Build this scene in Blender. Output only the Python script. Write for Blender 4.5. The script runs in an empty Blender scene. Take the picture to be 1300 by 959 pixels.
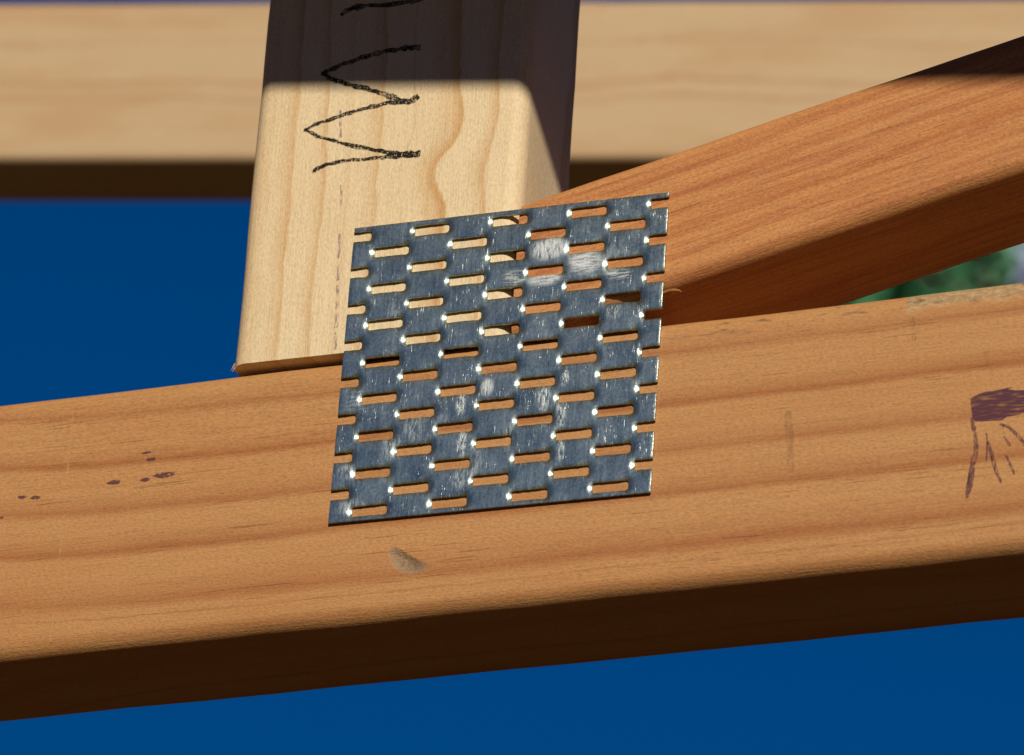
import bpy, bmesh, math, random
from mathutils import Vector, Matrix, noise as mn
from mathutils.geometry import delaunay_2d_cdt
random.seed(7)
S = bpy.context.scene
COL = S.collection
MM = 0.001
LIFT = 2364.0            # mm from the ground to the lower left corner of the nail plate

# ------------------------------------------------------------------ camera
FPX, CX, CY = 7609.13, 650.0, 479.5          # focal length and centre in photo pixels (1300 wide)
ROT = Matrix(((0.93821264, 0.33987388, 0.06513689),
              (0.09942539, -0.44502613, 0.88998109),
              (-0.33146894, 0.82851524, 0.45132121)))   # rows: right, up, forward
CAM = Vector((647.880, -1482.069, -764.045))            # mm, truss coordinates
cd = bpy.data.cameras.new('camera')
cam = bpy.data.objects.new('camera', cd); COL.objects.link(cam)
r_, u_, f_ = ROT[0], ROT[1], ROT[2]
m4 = Matrix(((r_[0], u_[0], -f_[0], CAM.x * MM), (r_[1], u_[1], -f_[1], CAM.y * MM),
             (r_[2], u_[2], -f_[2], (CAM.z + LIFT) * MM), (0, 0, 0, 1)))
cam.matrix_world = m4
cd.sensor_width = 36; cd.sensor_fit = 'HORIZONTAL'; cd.lens = FPX / 1300 * 36
cd.clip_start = 0.05; cd.clip_end = 3000
cd.dof.use_dof = True
cd.dof.focus_distance = 1.80
cd.dof.aperture_fstop = 23
S.camera = cam

# ------------------------------------------------------------------ light
SUN_AZ, SUN_EL = 25.0, 24.9                  # degrees to the right of the truss normal, above the horizon
sa, se = math.radians(SUN_AZ), math.radians(SUN_EL)
SUN = Vector((math.sin(sa) * math.cos(se), -math.cos(sa) * math.cos(se), math.sin(se)))
w = bpy.data.worlds.new('World'); S.world = w; w.use_nodes = True
nt = w.node_tree
bg = nt.nodes['Background']
sky = nt.nodes.new('ShaderNodeTexSky'); sky.sky_type = 'NISHITA'; sky.sun_disc = False
sky.sun_elevation = se; sky.sun_rotation = math.atan2(SUN.x, SUN.y)
sky.altitude = 2200; sky.air_density = 1.0; sky.dust_density = 0.1; sky.ozone_density = 10.0
hsv = nt.nodes.new('ShaderNodeHueSaturation'); hsv.inputs['Saturation'].default_value = 1.22; hsv.inputs['Value'].default_value = 1.0
nt.links.new(sky.outputs[0], hsv.inputs['Color']); nt.links.new(hsv.outputs[0], bg.inputs['Color'])
bg.inputs['Strength'].default_value = 0.067
sl = bpy.data.lights.new('sun', 'SUN'); sl.energy = 5.0; sl.angle = math.radians(0.53); sl.color = (1.0, 0.93, 0.80)
so = bpy.data.objects.new('sun', sl); COL.objects.link(so)
so.rotation_euler = SUN.to_track_quat('Z', 'Y').to_euler(); so.location = (0, 0, 8)
S.view_settings.view_transform = 'Standard'; S.view_settings.look = 'None'
S.view_settings.exposure = -0.34; S.view_settings.gamma = 1; S.view_settings.use_curve_mapping = False
S.render.engine = 'CYCLES'
S.cycles.use_denoising = True
S.cycles.max_bounces = 12; S.cycles.diffuse_bounces = 9; S.cycles.transparent_max_bounces = 12

# ------------------------------------------------------------------ helpers
def ray(px, py):
    return (r_ * ((px - CX) / FPX) + u_ * ((CY - py) / FPX) + f_)
def hit_y(px, py, y=0.0):                    # point of the truss face plane seen at a photo pixel (mm)
    d = ray(px, py); t = (y - CAM.y) / d.y
    return CAM + d * t
def wpt(v):                                  # truss mm -> world m
    return Vector((v[0] * MM, v[1] * MM, (v[2] + LIFT) * MM))
def link(name, me, parent=None, mat=None):
    o = bpy.data.objects.new(name, me); COL.objects.link(o)
    if parent is not None: o.parent = parent
    if mat is not None and me is not None:
        for m in (mat if isinstance(mat, (list, tuple)) else [mat]): me.materials.append(m)
    return o
def tag(o, label, cat, kind=None):
    o['label'] = label
    if cat: o['category'] = cat
    if kind: o['kind'] = kind

class NT:
    def __init__(s, name):
        s.m = bpy.data.materials.new(name); s.m.use_nodes = True
        s.t = s.m.node_tree; s.b = s.t.nodes['Principled BSDF']; s.out = s.t.nodes['Material Output']
    def n(s, typ, **kw):
        x = s.t.nodes.new(typ)
        for k, v in kw.items(): setattr(x, k, v)
        return x
    def put(s, sock, v):
        if hasattr(v, 'is_output') or isinstance(v, bpy.types.NodeSocket): s.t.links.new(v, sock)
        elif v is not None: sock.default_value = v
    def math(s, op, a, b=None, c=None, clamp=False):
        x = s.n('ShaderNodeMath', operation=op, use_clamp=clamp)
        for i, v in enumerate((a, b, c)):
            if v is not None: s.put(x.inputs[i], v)
        return x.outputs[0]
    def comb(s, x, y, z):
        n = s.n('ShaderNodeCombineXYZ')
        for i, v in enumerate((x, y, z)): s.put(n.inputs[i], v)
        return n.outputs[0]
    def noise(s, vec, detail=2.0, rough=0.5, scale=1.0, dist=0.0):
        n = s.n('ShaderNodeTexNoise'); s.put(n.inputs['Vector'], vec)
        n.inputs['Scale'].default_value = scale; n.inputs['Detail'].default_value = detail
        n.inputs['Roughness'].default_value = rough; n.inputs['Distortion'].default_value = dist
        return n.outputs['Fac']
    def sc(s, L, T, W, a, b, c, off=0.0):
        return s.comb(s.math('MULTIPLY_ADD', L, a, off), s.math('MULTIPLY_ADD', T, b, off * .7), s.math('MULTIPLY_ADD', W, c, off * 1.3))
    def ramp(s, fac, stops, interp='LINEAR'):
        n = s.n('ShaderNodeValToRGB'); cr = n.color_ramp; cr.interpolation = interp
        while len(cr.elements) < len(stops): cr.elements.new(0.5)
        for e, (p, v) in zip(cr.elements, stops):
            e.position = p; e.color = (v, v, v, 1) if not isinstance(v, tuple) else (*v, 1)
        s.put(n.inputs[0], fac); return n.outputs[0]
    def mix(s, fac, a, b, mode='MIX'):
        n = s.n('ShaderNodeMix', data_type='RGBA', blend_type=mode)
        s.put(n.inputs[0], fac)
        for sock, v in ((n.inputs[6], a), (n.inputs[7], b)):
            s.put(sock, (*v, 1) if isinstance(v, tuple) and len(v) == 3 else v)
        return n.outputs[2]
    def smooth(s, x, lo, hi):
        n = s.n('ShaderNodeMapRange', interpolation_type='SMOOTHSTEP')
        s.put(n.inputs['Value'], x); n.inputs['From Min'].default_value = lo; n.inputs['From Max'].default_value = hi
        return n.outputs[0]

def band_stops(bands, lo, hi):               # (centre mm, half width above, half width below, strength) -> ramp stops
    st = []
    for c, up, dn, v in sorted(bands):
        for z, s_ in ((c - dn, 0.0), (c - dn * .25, v * .8), (c, v), (c + up * .4, v * .45), (c + up, 0.0)):
            st.append(((z - lo) / (hi - lo), s_))
    st = [(min(max(p, 0), 1), v) for p, v in st]
    out = [st[0]]
    for p, v in st[1:]:
        if p <= out[-1][0] + 1e-4: p = out[-1][0] + 1e-4
        out.append((min(p, 1.0), v))
    return out[:32]

def wood(name, pale, dark, bands, lo, hi, warp=3.0, warp2=0.7, tilt=0.35, seed=0.0, fibre=.10, pore=.25, fuzz=.10,
         bend=0.0, kink=None, lines=None, streak=None, red=None, extra=None, bump=.12, blotch=.12):
    k = NT(name)
    tc = k.n('ShaderNodeTexCoord'); mp = k.n('ShaderNodeMapping'); mp.inputs['Scale'].default_value = (1000, 1000, 1000)
    k.put(mp.inputs[0], tc.outputs['Object']); sx = k.n('ShaderNodeSeparateXYZ'); k.put(sx.inputs[0], mp.outputs[0])
    L, T, W = sx.outputs
    k.LTW = (L, T, W)
    n1 = k.noise(k.sc(L, T, W, .010, .02, .018, seed), 2)
    n2 = k.noise(k.sc(L, T, W, .05, .12, .12, seed + 3), 2)
    u = k.math('ADD', W, k.math('MULTIPLY', k.math('SUBTRACT', n1, .5), warp * 2))
    u = k.math('ADD', u, k.math('MULTIPLY', k.math('SUBTRACT', n2, .5), warp2 * 2))
    n3 = k.noise(k.sc(L, T, W, .12, 1.1, 1.1, seed + 5), 3)
    u = k.math('ADD', u, k.math('MULTIPLY', k.math('SUBTRACT', n3, .5), 1.6))
    u = k.math('MULTIPLY_ADD', T, tilt, u)
    if bend:                                 # (x mm, curvature): rings rise away from x
        q = k.math('MINIMUM', k.math('SUBTRACT', L, bend[0]), 0.0)
        u = k.math('SUBTRACT', u, k.math('MULTIPLY', k.math('MULTIPLY', q, q), bend[1]))
    for (l0, w0, al, aw, am) in kink or ():
        g_ = k.math('ADD', k.math('POWER', k.math('DIVIDE', k.math('SUBTRACT', L, l0), al), 2), k.math('POWER', k.math('DIVIDE', k.math('SUBTRACT', W, w0), aw), 2))
        u = k.math('SUBTRACT', u, k.math('MULTIPLY', k.math('POWER', 2.718, k.math('MULTIPLY', g_, -1.0)), am))
    k.u = u
    v = k.math('DIVIDE', k.math('SUBTRACT', u, lo), hi - lo)
    bf = k.ramp(v, band_stops(bands, lo, hi), 'EASE')
    amp = k.math('MULTIPLY_ADD', k.noise(k.sc(L, T, W, .012, .05, .06, seed + 9), 2), 1.1, .45)
    bf = k.math('MULTIPLY', bf, amp, clamp=True)
    col = k.mix(bf, pale, dark)
    big = k.noise(k.sc(L, T, W, .012, .05, .05, seed + 11), 3)
    col = k.mix(k.math('MULTIPLY', k.smooth(big, .42, .72), blotch * 2), col, tuple(p * q for p, q in zip(pale, (.86, .70, .52))))
    if red:                                  # reddish fine streaking
        rn = k.noise(k.sc(L, T, W, .014, .6, .55, seed + 17), 4, .62)
        col = k.mix(k.math('MULTIPLY', k.smooth(rn, .46, .68), red[1]), col, red[0])
    if lines:                                # thin dark ring lines
        lv = k.ramp(v, band_stops(lines, lo, hi))
        la = k.math('MULTIPLY_ADD', k.noise(k.sc(L, T, W, .03, .05, .05, seed + 29), 2), 1.6, -.2, clamp=True)
        col = k.mix(k.math('MULTIPLY', lv, la), col, tuple(c * .9 for c in dark))
    # fibres
    f1 = k.noise(k.sc(L, T, W, .06, 1.6, 1.6, seed + 21), 4, .6)
    col = k.mix(1.0, col, k.ramp(f1, [(.25, (1 - fibre * 1.2,) * 3), (.5, (1, 1, 1)), (.8, (1 + fibre * .8,) * 3)]), 'MULTIPLY')
    f2 = k.noise(k.sc(L, T, W, .05, 2.2, 2.2, seed + 33), 1)
    gate = k.smooth(k.noise(k.sc(L, T, W, .02, .2, .15, seed + 41), 2), .42, .6)
    pm = k.math('MULTIPLY', k.smooth(f2, .67, .76), k.math('MULTIPLY', gate, pore))
    col = k.mix(pm, col, tuple(c * .42 for c in dark))
    f3 = k.noise(k.sc(L, T, W, .75, 2.0, 1.7, seed + 51), 5, .68)
    col = k.mix(1.0, col, k.ramp(f3, [(.3, (1 - fuzz * 1.4,) * 3), (.5, (1, 1, 1)), (.72, (1 + fuzz,) * 3)]), 'MULTIPLY')
    f4 = k.noise(k.sc(L, T, W, 1.3, 1.3, 1.3, seed + 61), 2)
    col = k.mix(k.math('MULTIPLY', k.smooth(f4, .74, .82), .5), col, tuple(c * .35 for c in dark))   # tiny specks
    h = k.math('ADD', k.math('MULTIPLY', f1, .5), k.math('MULTIPLY', f3, .7))
    h = k.math('SUBTRACT', h, k.math('MULTIPLY', pm, .8))
    k.col, k.h = col, h
    if extra: extra(k)
    bp = k.n('ShaderNodeBump'); bp.inputs['Strength'].default_value = 1.0; bp.inputs['Distance'].default_value = bump * MM * 2
    k.put(bp.inputs['Height'], k.h); k.put(k.b.inputs['Normal'], bp.outputs[0])
    k.put(k.b.inputs['Base Color'], k.col)
    k.put(k.b.inputs['Roughness'], k.math('MULTIPLY_ADD', f1, .25, .45))
    k.b.inputs['Specular IOR Level'].default_value = .35
    return k.m

# timber: box with rounded arrises, long axis x, depth y (0 = front), height z (0 = top, down to -h), mm, optional end cuts
def timber(name, x0, x1, depth, h, r, mat, step=12.0, cut0=None, seed=0, rough=.26, seg=7, cut1=None):
    prof = []
    for (cy, cz, a0) in ((r, -r, 90), (r, -h + r, 180), (depth - r, -h + r, 270), (depth - r, -r, 0)):
        for i in range(seg + 1):
            a = math.radians(a0 + 90 * i / seg)
            prof.append((cy + r * math.cos(a), cz + r * math.sin(a)))
    # extra points along the long faces so jitter can show
    full = []
    for i, p in enumerate(prof):
        q = prof[(i + 1) % len(prof)]
        full.append(p)
        d = math.dist(p, q)
        if d > r * 1.5:
            n = max(2, int(d / 9))
            for j in range(1, n): full.append((p[0] + (q[0] - p[0]) * j / n, p[1] + (q[1] - p[1]) * j / n))
    prof = full
    bm = bmesh.new(); rings = []
    nx = max(2, int((x1 - x0) / step))
    for i in range(nx + 1):
        ring = []
        for (y, z) in prof:
            xa = cut0(y, z) if cut0 else x0
            xb = cut1(y, z) if cut1 else x1
            x = xa + (xb - xa) * i / nx
            # arris only: small handling dents
            near = max(0, 1 - min(abs(y), abs(depth - y)) / (r * 1.1)) and max(0, 1 - min(abs(z), abs(h + z)) / (r * 1.6))
            k = rough * (0.25 + 1.2 * near)
            n = mn.noise_vector(Vector((x * .035 + seed * 7.1, y * .09, z * .09))) * k
            n2 = mn.noise_vector(Vector((x * .007 + seed * 3.3, y * .02, z * .02))) * rough * 1.2
            yy = y + n.y * near + n2.y * .5; zz = z + n.z * near + n2.z * .5
            ring.append(bm.verts.new((x * MM, yy * MM, zz * MM)))
        rings.append(ring)
    N = len(prof)
    for a, b in zip(rings, rings[1:]):
        for j in range(N): bm.faces.new((a[j], a[(j + 1) % N], b[(j + 1) % N], b[j]))
    bm.faces.new(rings[0][::-1]); bm.faces.new(rings[-1])
    bmesh.ops.recalc_face_normals(bm, faces=bm.faces)
    me = bpy.data.meshes.new(name); bm.to_mesh(me); bm.free()
    for p in me.polygons: p.use_smooth = True
    me.set_sharp_from_angle(angle=math.radians(50))
    return link(name, me, None, mat)
def place(o, org, xdir, ydir):               # local x, y axes in truss coordinates, origin in mm
    x = Vector(xdir).normalized(); y = Vector(ydir); y = (y - x * y.dot(x)).normalized(); z = x.cross(y)
    p = wpt(org)
    o.matrix_world = Matrix(((x.x, y.x, z.x, p.x), (x.y, y.y, z.y, p.y), (x.z, y.z, z.z, p.z), (0, 0, 0, 1)))

def decal_mat(name, col, opacity, grain=(1.6, 1.6), thr=(.40, .58), vec_rot=0.0, rough=.8):
    k = NT(name)
    tc = k.n('ShaderNodeTexCoord'); mp = k.n('ShaderNodeMapping')
    mp.inputs['Scale'].default_value = (1000 * grain[0], 1000, 1000 * grain[1]); mp.inputs['Rotation'].default_value = (0, vec_rot, 0)
    g = k.n('ShaderNodeNewGeometry')
    k.put(mp.inputs[0], g.outputs['Position'])
    a = k.noise(mp.outputs[0], 3, .6)
    low = k.noise(k.sc(*(lambda q: (k.put(q.inputs[0], mp.outputs[0]), q.outputs[0], q.outputs[1], q.outputs[2])[1:])(k.n('ShaderNodeSeparateXYZ')), .16, .16, .16, 3), 2)
    al = k.math('MULTIPLY', k.smooth(k.math('MULTIPLY_ADD', k.math('SUBTRACT', low, .5), .35, a), *thr), opacity)
    k.b.inputs['Base Color'].default_value = (*col, 1); k.b.inputs['Roughness'].default_value = rough
    k.b.inputs['Specular IOR Level'].default_value = .15
    tr = k.n('ShaderNodeBsdfTransparent'); mx = k.n('ShaderNodeMixShader')
    k.put(mx.inputs[0], al); k.put(mx.inputs[1], tr.outputs[0]); k.put(mx.inputs[2], k.b.outputs[0])
    k.put(k.out.inputs['Surface'], mx.outputs[0])
    return k.m
def to_parent(o, parent):
    o.parent = parent; o.matrix_parent_inverse = parent.matrix_world.inverted()
def ribbon(name, pts, widths, mat, parent, off=.08, px=True, sub=5, jit=.22):
    """a drawn stroke lying on the truss face: pts in photo pixels looked up on that face, widths in mm"""
    P = [hit_y(*p) for p in pts] if px else [Vector(p) for p in pts]
    Wd = widths if isinstance(widths, (list, tuple)) else [widths] * len(P)
    C, V = [], []
    for i in range(len(P) - 1):              # Catmull-Rom
        p0, p1, p2, p3 = P[max(i - 1, 0)], P[i], P[i + 1], P[min(i + 2, len(P) - 1)]
        for j in range(sub):
            t = j / sub
            C.append(.5 * ((2 * p1) + (p2 - p0) * t + (2 * p0 - 5 * p1 + 4 * p2 - p3) * t * t + (3 * p1 - p0 - 3 * p2 + p3) * t ** 3))
            V.append(Wd[i] + (Wd[i + 1] - Wd[i]) * t)
    C.append(P[-1]); V.append(Wd[-1])
    vs, fs = [], []
    for i, c in enumerate(C):
        d = (C[min(i + 1, len(C) - 1)] - C[max(i - 1, 0)]).normalized(); n = Vector((-d.z, 0, d.x))
        a, b = (V[i] * .5 * (1 + random.uniform(-jit, jit)) for _ in range(2))
        for q in (c + n * a, c - n * b):
            vs.append(wpt((q.x, -off, q.z)))
        if i: fs.append((2 * i - 2, 2 * i - 1, 2 * i + 1, 2 * i))
    me = bpy.data.meshes.new(name); me.from_pydata(vs, [], fs)
    o = link(name, me, None, mat); to_parent(o, parent); return o
def patch(name, pts, mat, parent, off=.07):
    vs = [wpt((q.x, -off, q.z)) for q in (hit_y(*p) for p in pts)]
    me = bpy.data.meshes.new(name); me.from_pydata(vs, [], [tuple(range(len(vs)))])
    o = link(name, me, None, mat); to_parent(o, parent); return o
def spot(name, c, a, b, mat, parent):
    pts = []
    for i in range(14):
        t = 2 * math.pi * i / 14; k = random.uniform(.75, 1.15)
        x, y = a * math.cos(t) * k, b * math.sin(t) * k
        pts.append((c[0] + x, c[1] + y - x * .12))
    return patch(name, pts, mat, parent)

# ------------------------------------------------------------------ ground
k = NT('ground_mat')
tc = k.n('ShaderNodeTexCoord')
g1 = k.noise(tc.outputs['Object'], 5, .6, .6); g2 = k.noise(tc.outputs['Object'], 4, .6, 9)
k.put(k.b.inputs['Base Color'], k.mix(k.smooth(g1, .4, .62), k.mix(g2, (.070, .052, .018), (.095, .068, .026)), k.mix(g2, (.105, .050, .022), (.150, .072, .034))))
k.b.inputs['Roughness'].default_value = .95; k.b.inputs['Specular IOR Level'].default_value = .05
me = bpy.data.meshes.new('ground'); R = 1200
me.from_pydata([(-R, -R, 0), (R, -R, 0), (R, R, 0), (-R, R, 0)], [], [(0, 1, 2, 3)])
g = link('ground', me, None, k.m); g['kind'] = 'structure'; g['label'] = 'grass and bare earth of the building site'

# unseen wooded ridge, added all round to block light from the low sky
k = NT('added_hills_mat'); tc = k.n('ShaderNodeTexCoord')
k.put(k.b.inputs['Base Color'], k.mix(k.noise(tc.outputs['Object'], 6, .65, .12), (.022, .045, .014), (.060, .095, .030))); k.b.inputs['Roughness'].default_value = .95; k.b.inputs['Specular IOR Level'].default_value = .05
bm = bmesh.new(); rings = []
for rr_, hh in ((230, 0.0), (300, .45), (380, .85), (470, 1.0), (640, .8), (900, -.1)):
    rg = []
    for i in range(160):
        a = 2 * math.pi * i / 160
        top = 78 + 26 * mn.noise(Vector((math.cos(a) * 2, math.sin(a) * 2, 1))) + 9 * mn.noise(Vector((math.cos(a) * 9, math.sin(a) * 9, rr_ * .02)))
        rg.append(bm.verts.new((rr_ * math.cos(a), rr_ * math.sin(a), max(top * hh, -3))))
    rings.append(rg)
for a_, b_ in zip(rings, rings[1:]):
    for i in range(160): bm.faces.new((a_[i], b_[i], b_[(i + 1) % 160], a_[(i + 1) % 160]))
bmesh.ops.recalc_face_normals(bm, faces=bm.faces)
me = bpy.data.meshes.new('added_hills'); bm.to_mesh(me); bm.free()
for p in me.polygons: p.use_smooth = True
hl = link('added_hills', me, None, k.m); hl['kind'] = 'structure'; hl['label'] = 'unseen wooded ridge added round the site to block low sky light'

# ------------------------------------------------------------------ bottom chord
CA, CZ = 0.012804, 56.794
cdir = Vector((math.cos(CA), 0, math.sin(CA)))
cnrm = Vector((-math.sin(CA), 0, math.cos(CA)))
corg = Vector((50, 0, CZ)) - cdir * 50
def chord_extra(k):
    L, T, W = k.LTW
    # bruise left by a hammer, 12 x 5 mm
    dx, dz = k.math('SUBTRACT', L, 24.9), k.math('ADD', W, 70.9)
    c, s_ = math.cos(math.radians(-33)), math.sin(math.radians(-33))
    p = k.math('ADD', k.math('MULTIPLY', dx, c), k.math('MULTIPLY', dz, s_))
    q = k.math('SUBTRACT', k.math('MULTIPLY', dz, c), k.math('MULTIPLY', dx, s_))
    q = k.math('ADD', q, k.math('MULTIPLY', k.math('MULTIPLY', p, p), -.035))
    q = k.math('ADD', q, .9)
    rr = k.math('SQRT', k.math('ADD', k.math('POWER', k.math('DIVIDE', p, 7.6), 2), k.math('POWER', k.math('DIVIDE', q, 2.9), 2)))
    nz = k.noise(k.sc(L, T, W, .8, .8, .8, 4), 4, .65)
    rr = k.math('MULTIPLY_ADD', k.math('SUBTRACT', nz, .5), .35, rr)
    front = k.math('LESS_THAN', T, 4.0)
    m = k.math('MULTIPLY', k.smooth(rr, 1.05, .82), front)
    deep = k.math('MULTIPLY', k.smooth(rr, 1.0, .0), k.smooth(k.math('ADD', nz, k.math('MULTIPLY', p, .03)), .45, .70))
    col = k.mix(k.math('MULTIPLY', m, .75), k.col, (.29, .20, .115))
    col = k.mix(k.math('MULTIPLY', k.math('MULTIPLY', deep, front), .75), col, (.075, .045, .032))
    k.h = k.math('SUBTRACT', k.h, k.math('MULTIPLY', k.math('MULTIPLY', k.smooth(rr, 1.1, .35), front), 3.0))
    # bark edge (wane) on the upper arris at the right: paler, rough, starts with a step
    wn = k.noise(k.sc(L, T, W, .05, .2, .2, 8), 3)
    edge = k.math('ADD', k.math('MULTIPLY_ADD', wn, -7.0, -4.3), k.math('MULTIPLY', k.math('SUBTRACT', L, 177.0), .04))
    wm = k.math('MULTIPLY', k.smooth(k.math('SUBTRACT', W, edge), -.9, .9), k.smooth(k.math('MULTIPLY_ADD', W, .12, L), 176.2, 176.9))
    wm = k.math('MULTIPLY', wm, k.math('LESS_THAN', T, 12.0))
    rn = k.noise(k.sc(L, T, W, .5, .9, 1.0, 18), 5, .7)
    col = k.mix(k.math('MULTIPLY', wm, .8), col, k.mix(k.smooth(rn, .35, .7), (.33, .215, .105), (.62, .43, .225)))
    k.h = k.math('ADD', k.h, k.math('MULTIPLY', wm, k.math('MULTIPLY_ADD', rn, 2.2, -3.2)))
    # dirt rubbed along the upper arris
    dn = k.noise(k.sc(L, T, W, .10, .4, .45, 28), 4, .6)
    dm = k.math('MULTIPLY', k.smooth(dn, .56, .68), k.math('MULTIPLY', k.smooth(W, -11, -1.5), k.smooth(L, 85, 110)))
    col = k.mix(k.math('MULTIPLY', dm, .8), col, (.07, .045, .03))
    # browner lower arris
    k.col = col
bands = [(-11.2, 5, 3.2, .62), (-28.4, 6, 2.2, .95), (-43.9, 6.5, 2.6, .72), (-58.0, 7, 2.4, .85), (-75.0, 9, 4.0, .8), (-86, 2.5, 2, .3)]
M_chord = wood('chord_pine', (.490, .238, .083), (.345, .122, .033), bands, -92, 3, warp=1.7, warp2=.5, tilt=.30, seed=2.0, bend=(-40, .00075), lines=[(c, .6, .3, .75) for c in (-11.4, -28.5, -44.1, -58.2, -75.6, -80.5)],
              fibre=.08, pore=.42, fuzz=.185, bump=.15, extra=chord_extra, blotch=.12, red=((.44, .165, .055), .20))
chord = timber('bottom_chord', -900, 1100, 47.0, 89.2, 5.8, M_chord, seed=1)
place(chord, corg, cdir, (0, 1, 0))
tag(chord, 'wide honey coloured pine beam across the foreground with purple crayon blotch and bruise', 'timber beam')

# ------------------------------------------------------------------ upright post
XL, XR, PD = -37.7, 52.944, 44.19
pbands, plines = [], []
for c_, up, dn, v in ((-6, 3, 1.0, .25), (-14, 5, 1.2, .55), (-24.5, 4, 1.0, .45), (-33, 3, 1.0, .22), (-42, 5, 1.1, .5), (-66, 9, 1.4, .8), (-79.5, 5, 1.2, .6)):
    pbands.append((c_, up, dn, v))
for c_ in (-14.4, -24.8, -42.4, -66.3, -79.9, -52):
    plines.append((c_, .8, .35, .7 if c_ > -50 else .55))
M_post = wood('post_pine', (.745, .575, .345), (.575, .315, .115), pbands, -95, 4, warp=2.6, warp2=1.7, tilt=.30, seed=12.0, lines=plines,
              kink=[(118, -62, 9, 13, 5.5), (136, -68, 12, 14, -3.5), (185, -30, 30, 20, 3.0)], fibre=.08, pore=.22, fuzz=.15, blotch=.09)
post = timber('upright_post', 57.9, 760, PD, XR - XL, 5.2, M_post, seed=2)
# local x up the post, local z towards the left edge of the face (0 = left edge)
place(post, (XL, 0, 0), (0, 0, 1), (0, 1, 0))
tag(post, 'pale upright timber post with black zigzag writing and shaded top', 'timber post')

# pale fibres frayed at the sawn lower corner
kf = NT('frayed_fibre'); kf.b.inputs['Base Color'].default_value = (.46, .30, .15, 1); kf.b.inputs['Roughness'].default_value = .9; M_fray = kf.m
for q0, q1, w0 in (((300, 464), (294.5, 473), .40), ((298, 462), (292.5, 472), .26)):
    a_, b_ = hit_y(*q0, 4.0), hit_y(*q1, 2.6)
    vs = [wpt(a_ + Vector((w0, 0, 0))), wpt(a_ - Vector((w0, 0, 0))), wpt(a_ + Vector((0, -w0, 0))), wpt(b_)]
    me = bpy.data.meshes.new('splinter'); me.from_pydata(vs, [], [(0, 1, 2), (0, 3, 1), (1, 3, 2), (2, 3, 0)])
    o = link('splinter', me, None, M_fray); to_parent(o, post)

# ------------------------------------------------------------------ sloping brace
DA, DZ, DH, DD = 0.2415, 115.394, 46.28, 44.3
ddir = Vector((math.cos(DA), 0, math.sin(DA)))
dorg = Vector((100, 0, DZ))
def dcut(y, z):                              # plumb cut standing against the side of the post
    return (XR + .6 - 100 + z * math.sin(DA)) / math.cos(DA)
dbands = [(-6, 5, 2, .6), (-14, 4, 1.5, .9), (-21, 3, 1.2, .7), (-28, 5, 1.4, .9), (-36, 4, 1.5, .6), (-43, 3, 1.5, .5)]
M_brace = wood('brace_pine', (.555, .240, .078), (.43, .140, .038), dbands, -50, 4, warp=5.0, warp2=2.2, tilt=.4, seed=25.0,
               fibre=.11, pore=.32, fuzz=.23, bump=.18, red=((.36, .095, .030), .55), blotch=.16)
brace = timber('sloping_brace', -60, 1000, DD, DH, 5.0, M_brace, cut0=dcut, seed=3)
place(brace, dorg, ddir, (0, 1, 0))
tag(brace, 'reddish pine brace sloping up from behind the metal plate, dark shadow along its upper end', 'timber brace')
# splinter standing off the brace beside the plate
sp = [(842, 371.5), (848, 369), (856, 368), (862, 368.8), (866, 371)]
vs, fs = [], []
for i, pxy in enumerate(sp):
    q = hit_y(*pxy, -1.0 + .25 * i); wd = (.28, .34, .36, .26, .06)[i]
    for dz, dy in ((wd, 0), (0, -wd), (-wd, 0), (0, wd)): vs.append(wpt((q.x, q.y + dy, q.z + dz)))
    if i:
        for j in range(4): fs.append((4 * i - 4 + j, 4 * i - 4 + (j + 1) % 4, 4 * i + (j + 1) % 4, 4 * i + j))
me = bpy.data.meshes.new('splinter'); me.from_pydata(vs, [], fs)
spl = link('splinter', me, None, M_brace); to_parent(spl, brace)

# ------------------------------------------------------------------ rear beam, 1.1 m behind the truss
ra = math.radians(13.0)
rdir = Vector((math.cos(ra), math.sin(ra), -.001))
rb = []
random.seed(31)
z_ = -3.0
while z_ > -90:
    rb.append((z_, random.uniform(2, 6), random.uniform(1, 3), random.uniform(.4, 1.0))); z_ -= random.uniform(7, 30)
M_rear = wood('rear_pine', (.475, .318, .163), (.375, .19, .08), rb, -95, 4, warp=7, warp2=2.5, tilt=.3, seed=44.0, fibre=.06, pore=.2, fuzz=.08, blotch=.26)
rear = timber('rear_beam', -1700, 1500, 48, 95.5, 4.0, M_rear, seed=4, step=30)
place(rear, (-334.0, 1032.8, 824.8), rdir, (-math.sin(ra), math.cos(ra), 0))
tag(rear, 'blurred pale timber beam running level behind the post along the top', 'timber beam', 'thing')

# ------------------------------------------------------------------ unseen timber inferred from its shadow, widened and darkened to cut sky fill
e = Vector((.9926, 0, -.1217)); hd = e + SUN * (.1217 / SUN.z); hd.z = 0; hd.normalize()
oc = Vector((5.87, 0, 148.2)) + SUN * 560
M_over = wood('overhead_pine', (.34, .20, .10), (.25, .12, .05), rb, -95, 4, warp=5, seed=61.0)
over = timber('overhead_shade_board', -1300, 1300, 480, 42, 3.0, M_over, seed=5, step=60)
on = Vector((-hd.y, hd.x, 0))
place(over, oc + Vector((0, 0, 42)), hd, on)
tag(over, 'unseen wooden board overhead casting the straight shadow across the upright post, widened to block sky light', 'timber board', 'thing')

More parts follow.
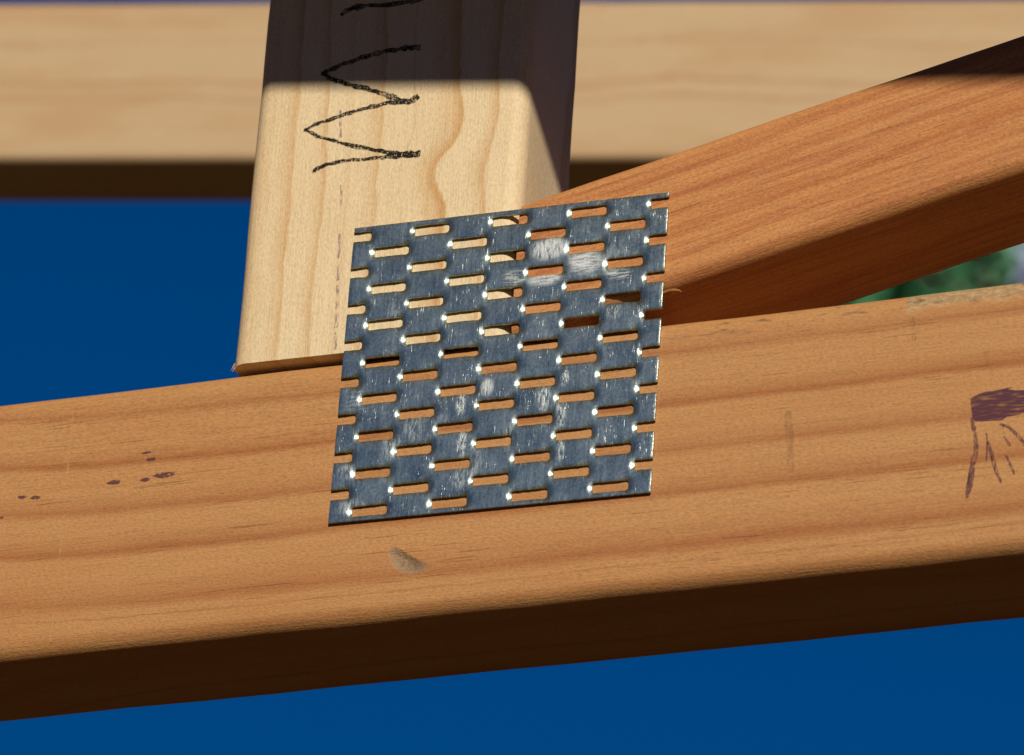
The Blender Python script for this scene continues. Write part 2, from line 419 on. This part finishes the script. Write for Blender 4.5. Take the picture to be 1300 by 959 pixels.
# ------------------------------------------------------------------ nail plate
PW, PH = 101.4, 100.1
PX, PZ = PW / 8, PH / 8                       # half pitch across, pitch down
random.seed(5)
slots = []
for c in range(9):
    for r in range(8):
        zc = PH - PZ * (r + (.25 if c % 2 == 0 else .75))
        slots.append((c * PX, zc + random.uniform(-.18, .18), c))
HL, HH = 5.55, 1.74                           # half length, half height of a slot
def slot_loop(xc, zc, n=5, grow=0.0):
    L, Hh = HL + grow, HH + grow; pts = []
    for cxs, czs, a0, rc in ((1, 1, 0, .75), (-1, 1, 90, .55), (-1, -1, 180, .8), (1, -1, 270, 1.15)):
        rc = rc + grow
        for i in range(n + 1):
            a = math.radians(a0 + 90 * i / n)
            pts.append((xc + cxs * (L - rc) + rc * math.cos(a), zc + czs * (Hh - rc) + rc * math.sin(a)))
    out = []
    for i, p in enumerate(pts):
        q = pts[(i + 1) % len(pts)]; out.append(p); d = math.dist(p, q)
        if d > 1.2:
            m = int(d / .8)
            for j in range(1, m): out.append((p[0] + (q[0] - p[0]) * j / m, p[1] + (q[1] - p[1]) * j / m))
    return [(x + .07 * mn.noise(Vector((x * 1.5, z * 1.5, 0))), z + .13 * mn.noise(Vector((x * .9, z * .9, 5))) + .05 * mn.noise(Vector((x * 3, z * 3, 8)))) for x, z in out]
def sm(t):
    t = min(max(t, 0), 1); return t * t * (3 - 2 * t)
def depth(x, z):                              # how far the face is pressed in (mm)
    d = 0.0
    for xc, zc, c in slots:
        ax, az = abs(x - xc), abs(z - zc)
        if ax > HL + 2.2 or az > 3.4: continue
        right = x > xc
        e_ = ax - (HL - .55); zz = (z - zc - (.12 if right else .05)) * (.82 if right else .92)
        rr = math.hypot(e_ if e_ > 0 else e_ * .75, zz)
        d = max(d, (.80 + .22 * mn.noise(Vector((xc * .31, zc * .27, 4.0 if right else 1.0)))) * sm(1 - (rr - .25) / (2.5 if right else 1.75)))
        d = max(d, .13 * sm(1 - max(0, az - HH) / 1.2) * sm(1 - max(0, ax - HL) / 1.0))
    d += .10 * mn.noise(Vector((x * .05, z * .05, 2.0))) + .055 * mn.noise(Vector((x * .22, z * .22, 9.0)))
    return d
verts2, edges2 = [], []
def add_loop(pts, closed=True):
    b = len(verts2); verts2.extend(Vector(p) for p in pts); n = len(pts)
    edges2.extend((b + i, b + (i + 1) % n) for i in range(n if closed else n - 1))
holes, outline = [], []
def edge_notches(side):
    cs = [s for s in slots if s[2] == (0 if side < 0 else 8)]
    return sorted(cs, key=lambda s: s[1])
def notch(xc, zc, side):                      # points from lower to upper lip of an open notch
    lp = slot_loop(xc, zc)
    pts = [p for p in lp if (p[0] - xc) * side > .3]   # half that lies inside the plate
    pts.sort(key=lambda p: math.atan2(p[1] - zc, (p[0] - xc) * side))
    lo_ = (xc, zc - HH); hi_ = (xc, zc + HH)
    return [lo_] + pts + [hi_]
def seglist(a, b, st=.8):
    n = max(1, int(math.dist(a, b) / st)); return [(a[0] + (b[0] - a[0]) * i / n, a[1] + (b[1] - a[1]) * i / n) for i in range(n)]
rough_edge = lambda p: (p[0] + .05 * mn.noise(Vector((p[0] * .8, p[1] * .8, 3))), p[1] + .06 * mn.noise(Vector((p[0] * .7, p[1] * .7, 7))))
poly = []
cur = (0.0, 0.0); poly += seglist(cur, (PW, 0)); cur = (PW, 0.0)
for xc, zc, c in edge_notches(1):
    n_ = notch(PW, zc, -1); poly += seglist(cur, n_[0]); poly += n_[:-1]; cur = n_[-1]
poly += seglist(cur, (PW, PH)); poly += seglist((PW, PH), (0, PH)); cur = (0.0, PH)
for xc, zc, c in edge_notches(-1)[::-1]:
    n_ = notch(0.0, zc, 1)[::-1]; poly += seglist(cur, n_[0]); poly += n_[:-1]; cur = n_[-1]
poly += seglist(cur, (0, 0))
poly = [rough_edge(p) for p in poly]
def inset(pts, d):                            # counter-clockwise loop moved inwards
    out = []
    for i, p in enumerate(pts):
        a, b = pts[i - 1], pts[(i + 1) % len(pts)]
        tx, tz = b[0] - a[0], b[1] - a[1]; l = math.hypot(tx, tz) or 1
        out.append((p[0] - tz / l * d, p[1] + tx / l * d))
    return out
add_loop(poly); nb_outer = len(poly)
boundary = set(range(len(verts2)))
add_loop(inset(poly, .16))
full = [s for s in slots if 0 < s[2] < 8]
loops = []
for xc, zc, c in full:
    lp = slot_loop(xc, zc); loops.append(lp)
    b = len(verts2); add_loop(lp); boundary |= set(range(b, len(verts2)))
    add_loop(inset(lp[::-1], .16)[::-1])      # ring just outside the slot
def in_slot(x, z, m=0.0):
    for xc, zc, c in slots:
        if abs(x - xc) < HL + m and abs(z - zc) < HH + m: return True
    return False
gx = .62; nxg, nzg = int(PW / gx), int(PH / gx)
for i in range(1, nxg):
    for j in range(1, nzg):
        x, z = i * gx + random.uniform(-.08, .08), j * gx + random.uniform(-.08, .08)
        if x < .5 or x > PW - .5 or z < .5 or z > PH - .5 or in_slot(x, z, .42): continue
        near = any(abs(abs(x - xc) - HL) < 2.2 and abs(z - zc) < 2.8 for xc, zc, c in slots)
        if near or (i % 2 == 0 and j % 2 == 0): verts2.append(Vector((x, z)))
vo, eo, fo, ov, oe, of = delaunay_2d_cdt(verts2, edges2, [], 1, 1e-5)
isb = [any(i in boundary for i in src) for src in ov]
bm = bmesh.new()
YF, TH = -1.22, 1.0
front, back = [], []
for p, b in zip(vo, isb):
    dpt = depth(p.x, p.y)
    y = YF + dpt + (.05 if b else 0)
    front.append(bm.verts.new((p.x * MM, y * MM, p.y * MM)))
    back.append(bm.verts.new((p.x * MM, (YF + dpt + TH) * MM, p.y * MM)))
import_edges = {}
def inside_poly(x, z):
    c = False; n = len(poly); j = n - 1
    for i in range(n):
        if (poly[i][1] > z) != (poly[j][1] > z) and x < (poly[j][0] - poly[i][0]) * (z - poly[i][1]) / (poly[j][1] - poly[i][1]) + poly[i][0]: c = not c
        j = i
    return c
def in_loop(lp, x, z):
    c = False; j = len(lp) - 1
    for i in range(len(lp)):
        if (lp[i][1] > z) != (lp[j][1] > z) and x < (lp[j][0] - lp[i][0]) * (z - lp[i][1]) / (lp[j][1] - lp[i][1]) + lp[i][0]: c = not c
        j = i
    return c
for f in fo:
    x = sum(vo[i].x for i in f) / 3; z = sum(vo[i].y for i in f) / 3
    if x < 6.2 or x > PW - 6.2:
        if not inside_poly(x, z): continue
    skip = False
    for (xc, zc, c), lp in zip(full, loops):
        if abs(x - xc) < HL + .3 and abs(z - zc) < HH + .3 and in_loop(lp, x, z): skip = True; break
    if skip: continue
    bm.faces.new([front[i] for i in f]); bm.faces.new([back[i] for i in f[::-1]])
    for a, b in zip(f, (*f[1:], f[0])):
        if (b, a) in import_edges: import_edges.pop((b, a))
        else: import_edges[(a, b)] = 1
for a, b in import_edges: bm.faces.new((front[b], front[a], back[a], back[b]))
bmesh.ops.delete(bm, geom=[v for v in bm.verts if not v.link_faces], context='VERTS')
bmesh.ops.recalc_face_normals(bm, faces=bm.faces)
me = bpy.data.meshes.new('nail_plate'); bm.to_mesh(me); bm.free()
for p in me.polygons: p.use_smooth = True
me.set_sharp_from_angle(angle=math.radians(48))

k = NT('galvanised_steel')
tc = k.n('ShaderNodeTexCoord'); mp = k.n('ShaderNodeMapping'); mp.inputs['Scale'].default_value = (1000, 1000, 1000)
k.put(mp.inputs[0], tc.outputs['Object']); sx = k.n('ShaderNodeSeparateXYZ'); k.put(sx.inputs[0], mp.outputs[0]); X, Y, Z = sx.outputs
vor = k.n('ShaderNodeTexVoronoi'); k.put(vor.inputs['Vector'], k.sc(X, Y, Z, .16, 0, .16)); vor.inputs['Scale'].default_value = 1
sp_ = k.n('ShaderNodeSeparateColor'); k.put(sp_.inputs[0], vor.outputs['Color']); spang = sp_.outputs[0]
fine = k.noise(k.sc(X, Y, Z, 2.6, 1, .35, 3), 4, .65)          # rolled vertical hairlines
hair = k.noise(k.sc(X, Y, Z, 1.5, 1, .12, 71), 3, .6)            # longer streaks from rolling
cloud = k.noise(k.sc(X, Y, Z, .10, 0, .10, 7), 4, .6)
mott = k.noise(k.sc(X, Y, Z, 1.1, 0, 1.0, 17), 4, .7)
def pl(px, py):
    q = hit_y(px, py, -1.0); return q.x, q.z
def blob(px, py, ax, az):
    x, z = pl(px, py)
    d = k.math('ADD', k.math('POWER', k.math('DIVIDE', k.math('SUBTRACT', X, x), ax), 2), k.math('POWER', k.math('DIVIDE', k.math('SUBTRACT', Z, z), az), 2))
    return k.smooth(d, 1.3, .1)
sc_n = k.noise(k.sc(X, Y, Z, 1.1, 0, .30, 23), 4, .7)
hz_n = k.noise(k.sc(X, Y, Z, .22, 0, 1.3, 33), 4, .7)
scuff = None
for (px, py, ax, az, wgt, hor) in ((697, 316, 7, 4.2, 1.0, 0), (742, 333, 6.5, 4.6, 1.0, 1), (692, 354, 6.5, 2.6, .9, 1), (783, 348, 5, 2.0, .7, 1), (655, 352, 5, 3, .6, 1),
                              (752, 330, 14, 7, .35, 0), (618, 492, 2.4, 3.2, .9, 0), (585, 513, 1.8, 5, .8, 0), (690, 505, 2.6, 5, .7, 0), (717, 480, 1.6, 3, .8, 0),
                              (586, 565, 2.0, 5, .7, 0), (583, 608, 2.6, 4, .5, 0), (712, 525, 2.0, 6, .7, 0), (500, 568, 5, 5, .4, 0), (525, 545, 4, 6, .35, 0), (712, 570, 1.5, 5, .6, 0), (645, 555, 2, 5, .5, 0),
                              (455, 512, 5, 5, .3, 1), (500, 400, 3, 5, .35, 0), (440, 600, 3.5, 3, .5, 0), (447, 645, 5, 3, .5, 0), (600, 590, 3, 6, .4, 0), (780, 395, 3, 3, .5, 0), (560, 540, 3, 5, .3, 0)):
    b = k.math('MULTIPLY', k.math('MULTIPLY', blob(px, py, ax, az), k.smooth(hz_n if hor else sc_n, .26 if wgt > .8 else .42, .60)), wgt)
    scuff = b if scuff is None else k.math('MAXIMUM', scuff, b)
scr = k.math('MULTIPLY', k.smooth(k.noise(k.sc(X, Y, Z, 2.4, 0, .24, 43), 3, .6), .60, .72), k.smooth(k.noise(k.sc(X, Y, Z, .12, 0, .12, 47), 2), .40, .6))
scr2 = k.math('MULTIPLY', k.smooth(k.noise(k.sc(k.math('ADD', X, Z), Y, k.math('SUBTRACT', Z, X), 1.6, 0, .2, 53), 3, .6), .70, .75), k.smooth(k.noise(k.sc(X, Y, Z, .09, 0, .09, 57), 2), .5, .6))
speck = k.math('MULTIPLY', k.smooth(k.noise(k.sc(X, Y, Z, 1.9, 0, 1.7, 63), 4, .65), .60, .74), .6)
worn = k.math('MAXIMUM', scuff, k.math('MAXIMUM', k.math('MULTIPLY', scr, .52), k.math('MULTIPLY', scr2, .4)))
val = k.math('MULTIPLY_ADD', spang, .035, k.math('MULTIPLY_ADD', cloud, .32, k.math('MULTIPLY', fine, .30)))
base = k.mix(k.smooth(k.math('MULTIPLY_ADD', mott, .30, k.math('MULTIPLY_ADD', hair, .30, val)), .26, .92), (.17, .212, .188), (.66, .74, .65))
base = k.mix(k.math('MULTIPLY', worn, .8), base, (.82, .82, .82))
base = k.mix(speck, base, (.66, .67, .68))
k.put(k.b.inputs['Base Color'], base)
k.put(k.b.inputs['Metallic'], k.math('SUBTRACT', .925, k.math('MULTIPLY', k.math('MAXIMUM', speck, k.math('MULTIPLY', worn, .5)), .55)))
ro = k.math('ADD', k.math('MULTIPLY_ADD', hair, .08, k.math('MULTIPLY_ADD', mott, .18, k.math('MULTIPLY_ADD', cloud, .16, .085))), k.math('MULTIPLY', spang, .012))
ro = k.math('ADD', ro, k.math('MULTIPLY', worn, .26))
k.put(k.b.inputs['Roughness'], ro)
bp = k.n('ShaderNodeBump'); bp.inputs['Strength'].default_value = 1; bp.inputs['Distance'].default_value = .00008
k.put(bp.inputs['Height'], k.math('ADD', k.math('MULTIPLY', fine, .35), k.math('ADD', k.math('MULTIPLY', mott, .5), k.math('MULTIPLY', worn, .4)))); k.put(k.b.inputs['Normal'], bp.outputs[0])
plate = link('nail_plate', me, None, k.m)
pa = .0016
place(plate, (0, 0, 0), (math.cos(pa), 0, -math.sin(pa)), (0, 1, 0))
tag(plate, 'square galvanised steel nail plate with staggered slots pressed over the timber joint', 'nail plate')

# ------------------------------------------------------------------ marks drawn on the timber
random.seed(11)
M_char = decal_mat('charcoal', (.010, .009, .009), .97, (1.7, 2.8), (.36, .54))
Z4 = lambda pts: [(380 + x / 4.17, y / 4.17) for x, y in pts]
strokes = [([(222, 84), (260, 52), (350, 34), (500, 22), (660, -6), (800, -40)], [.9, 1.5, 1.5, 1.4, 1.2, 1.0]),
           ([(642, 252), (560, 256), (480, 270), (400, 288), (280, 325), (190, 360), (118, 390)], [1.6, 1.7, 1.4, 1.3, 1.4, 1.4, 1.0]),
           ([(118, 388), (200, 428), (330, 465), (450, 500), (540, 532), (590, 535), (632, 508)], [1.0, 1.3, 1.4, 1.5, 1.5, 1.6, 1.3]),
           ([(600, 532), (540, 538), (450, 552), (330, 580), (200, 622), (100, 655), (28, 690)], [1.2, 1.2, 1.3, 1.1, 1.0, .9, .8]),
           ([(28, 686), (100, 722), (250, 765), (400, 795), (540, 818), (642, 812)], [.8, 1.0, 1.0, 1.1, 1.5, 1.7]),
           ([(630, 818), (540, 826), (420, 836), (280, 848), (170, 865), (110, 888), (68, 912)], [1.4, 1.2, 1.0, .9, .9, 1.0, 1.0])]
for i, (pts, wd) in enumerate(strokes):
    ribbon('charcoal_stroke', Z4(pts), [q * 1.22 for q in wd], M_char, post, off=.10 + .012 * i, jit=.45)
M_chalk = decal_mat('purple_chalk', (.27, .17, .25), .55, (2.0, .35), (.42, .62))
for pts, wd in (([(432, 140), (432.5, 175)], .8), ([(433.5, 235), (433.5, 262)], .7), ([(431, 297), (430.5, 328)], .9), ([(430, 338), (429.5, 356)], 1.2), ([(429, 362), (428.5, 392)], 1.2), ([(428, 398), (427, 416)], 1.3), ([(427, 422), (426, 444)], 1.2)):
    ribbon('chalk_line', pts, wd, M_chalk, post, off=.07)
M_cray = decal_mat('purple_crayon', (.095, .034, .058), .80, (.20, 1.5), (.24, .60))
M_cray2 = decal_mat('purple_crayon_faint', (.12, .045, .07), .62, (1.8, .5), (.30, .60))
Z5 = lambda pts: [(1180 + x / 4.79, 460 + y / 4.79) for x, y in pts]
blot = [(250, 222), (290, 198), (340, 180), (390, 176), (440, 164), (512, 149), (476, 166), (530, 172), (620, 168), (760, 150), (760, 250), (660, 285), (575, 308), (520, 324), (470, 332), (445, 354), (360, 358), (282, 362), (262, 335), (252, 270)]
patch('crayon_blotch', Z5(blot), M_cray, chord, off=.07)
for pts, wd in (([(258, 335), (268, 400), (278, 430)], [1.4, 1.4, 1.1]), ([(275, 430), (284, 500), (282, 560), (276, 620)], [1.0, 1.4, 1.2, .5]), ([(270, 600), (258, 680), (240, 760), (228, 825)], [.6, 1.7, 1.8, .8]),
                ([(262, 560), (250, 640), (232, 740)], [.4, .6, .5]), ([(345, 430), (352, 490), (346, 600)], [.5, .6, .4]), ([(352, 480), (378, 560), (404, 650), (436, 732)], [.7, 1.2, 1.1, .6]), ([(375, 575), (402, 680)], [.6, .4]),
                ([(430, 375), (490, 402), (530, 440), (590, 505), (680, 590)], [.9, .9, 1.0, 1.1, .9]), ([(448, 380), (452, 430)], [.4, .4]), ([(455, 448), (490, 510)], [.8, .7]), ([(465, 565), (490, 620), (518, 682)], [.6, .8, .6])):
    ribbon('crayon_line', Z5(pts), wd, M_cray2, chord, off=.085)
M_spot = decal_mat('purple_ink', (.12, .045, .055), .75, (.8, 1.2), (.28, .5))
for c, a, b in (((418, 312), 14, 5), ((455, 356), 32, 8), ((402, 369), 13, 5), ((315, 376), 18, 7), ((62, 417), 14, 5), ((98, 419), 15, 5.5), ((4, 474), 6, 4), ((405, 294), 14, 3)):
    spot('ink_spot', (c[0] / 2.18, 440 + c[1] / 2.18), a / 2.18, b / 2.18, M_spot, chord)
M_smear = decal_mat('grey_smear', (.15, .09, .055), .22, (.9, .4), (.30, .80))
for pts, wd in (([(1158, 402), (1160, 415), (1160, 434)], [2.2, 1.4, 1.2]), ([(1252, 445), (1253, 465)], [1.6, 1.2]), ([(1000, 522), (1003, 560), (1005, 600)], [2.2, 2.6, 1.6]), ([(984, 632), (1003, 630)], [.7, .5])):
    ribbon('dirt_smear', pts, wd, M_smear, chord, off=.075)
M_scr = decal_mat('pale_scratch', (.72, .42, .18), .45, (.8, .8), (.35, .6))
ribbon('scratch', [(93, 522), (86, 600), (77, 700), (64, 815)], [.35, .45, .4, .45], M_scr, chord, off=.075)

# ------------------------------------------------------------------ tree far behind, seen out of focus through the gap
random.seed(3)
TD = 16000.0
def at(px, py, dist): return CAM + ray(px, py) * dist
cc = at(1370, 395, TD); k_ = TD / FPX
rx, rz = 620 * k_, 290 * k_
KL = NT('leaf'); oi = KL.n('ShaderNodeNewGeometry')
KL.put(KL.b.inputs['Base Color'], KL.ramp(oi.outputs['Random Per Island'], [(0, (.055, .25, .10)), (.45, (.075, .31, .13)), (.8, (.09, .33, .145)), (1, (.24, .28, .18))]))
KL.b.inputs['Roughness'].default_value = .5
trl = KL.n('ShaderNodeBsdfTranslucent'); trl.inputs[0].default_value = (.20, .50, .19, 1)
mxl = KL.n('ShaderNodeMixShader'); mxl.inputs[0].default_value = .12
KL.put(mxl.inputs[1], KL.b.outputs[0]); KL.put(mxl.inputs[2], trl.outputs[0]); KL.put(KL.out.inputs['Surface'], mxl.outputs[0])
KB = NT('bark'); KB.put(KB.b.inputs['Base Color'], KB.mix(KB.noise(KB.n('ShaderNodeTexCoord').outputs['Object'], 4, .6, 8), (.10, .07, .05), (.22, .17, .13))); KB.b.inputs['Roughness'].default_value = .9
KF = NT('lilac_fleck'); KF.b.inputs['Base Color'].default_value = (.50, .52, .78, 1); KF.b.inputs['Roughness'].default_value = .6
base_pt = at(2350, 600, TD); base_pt.z = -LIFT
troot = bpy.data.objects.new('tree', None); COL.objects.link(troot); troot.location = wpt(base_pt)
bpy.context.view_layer.update()
def leaves(name, n, centre, ax, ay, az, size, mat, parent, ok=lambda p: True, spread=.26):
    vs, fs = [], []
    cl = [Vector((random.gauss(0, .5), random.gauss(0, .5), random.gauss(0, .5))) for _ in range(42)]
    while len(fs) < n * 2:
        c = random.choice(cl); p = c + Vector((random.gauss(0, spread), random.gauss(0, spread), random.gauss(0, spread)))
        if p.length > 1: continue
        P = centre + r_ * (p.x * ax) + f_ * (p.y * ay) + u_ * (p.z * az)
        if not ok(P): continue
        nn = (SUN * 1.3 + Vector((random.gauss(0, .32), random.gauss(0, .32), random.gauss(0, .32)))).normalized()   # leaves turn to the light
        d = nn.cross(Vector((random.uniform(-1, 1), random.uniform(-1, 1), random.uniform(-1, 1)))).normalized(); s_ = nn.cross(d); l = size * random.uniform(.6, 1.3); b = len(vs)
        for q in (P - d * l * .5, P + s_ * l * .28 + nn * l * .06, P + d * l * .5, P - s_ * l * .28 + nn * l * .06): vs.append(wpt(q))
        fs += [(b, b + 1, b + 2), (b, b + 2, b + 3)]
    me = bpy.data.meshes.new(name); me.from_pydata(vs, [], fs)
    o = link(name, me, None, mat); to_parent(o, parent); return o
def below_rear_beam(P):                      # the crown ends behind the rear beam
    q = P - CAM
    return CY - q.dot(u_) / q.dot(f_) * FPX > random.uniform(5, 50)
leaves('crown', 22000, cc, rx, 260 * k_, rz, 95, KL.m, troot, below_rear_beam, .21)
bc = at(1335, 345, TD * .955)
leaves('lilac_patch', 900, bc, 40 * k_, 30 * k_, 44 * k_, 50, KF.m, troot)  # pale lilac flecks standing in for an unidentified blurred patch
def limb(pts, rad, bm):
    prev = None
    for i, p in enumerate(pts):
        d = (pts[min(i + 1, len(pts) - 1)] - pts[max(i - 1, 0)]).normalized(); s_ = d.orthogonal().normalized(); t_ = d.cross(s_)
        ring = [bm.verts.new(wpt(p + (s_ * math.cos(a) + t_ * math.sin(a)) * rad[i])) for a in (2 * math.pi * j / 8 for j in range(8))]
        if prev:
            for j in range(8): bm.faces.new((prev[j], prev[(j + 1) % 8], ring[(j + 1) % 8], ring[j]))
        prev = ring
bm = bmesh.new()
top = at(2150, -60, TD)
limb([base_pt, base_pt.lerp(top, .35) + Vector((120, 0, 0)), base_pt.lerp(top, .7), top], [230, 190, 140, 60], bm)
fork = base_pt.lerp(top, .8)
for tx, ty, dd in ((1500, 60, 1.03), (1400, 120, 1.03), (1750, -260, 1.02), (1800, 150, 1.02), (1300, -150, 1.03)):
    e_ = at(tx, ty, TD * dd); limb([fork, fork.lerp(e_, .5) + Vector((0, 0, 90)), e_], [95, 55, 14], bm)
me = bpy.data.meshes.new('trunk'); bm.to_mesh(me); bm.free()
for p in me.polygons: p.use_smooth = True
tk = link('trunk', me, None, KB.m); to_parent(tk, troot)
tag(troot, 'out of focus green tree with pale lilac patch seen through the gap under the brace', 'tree')
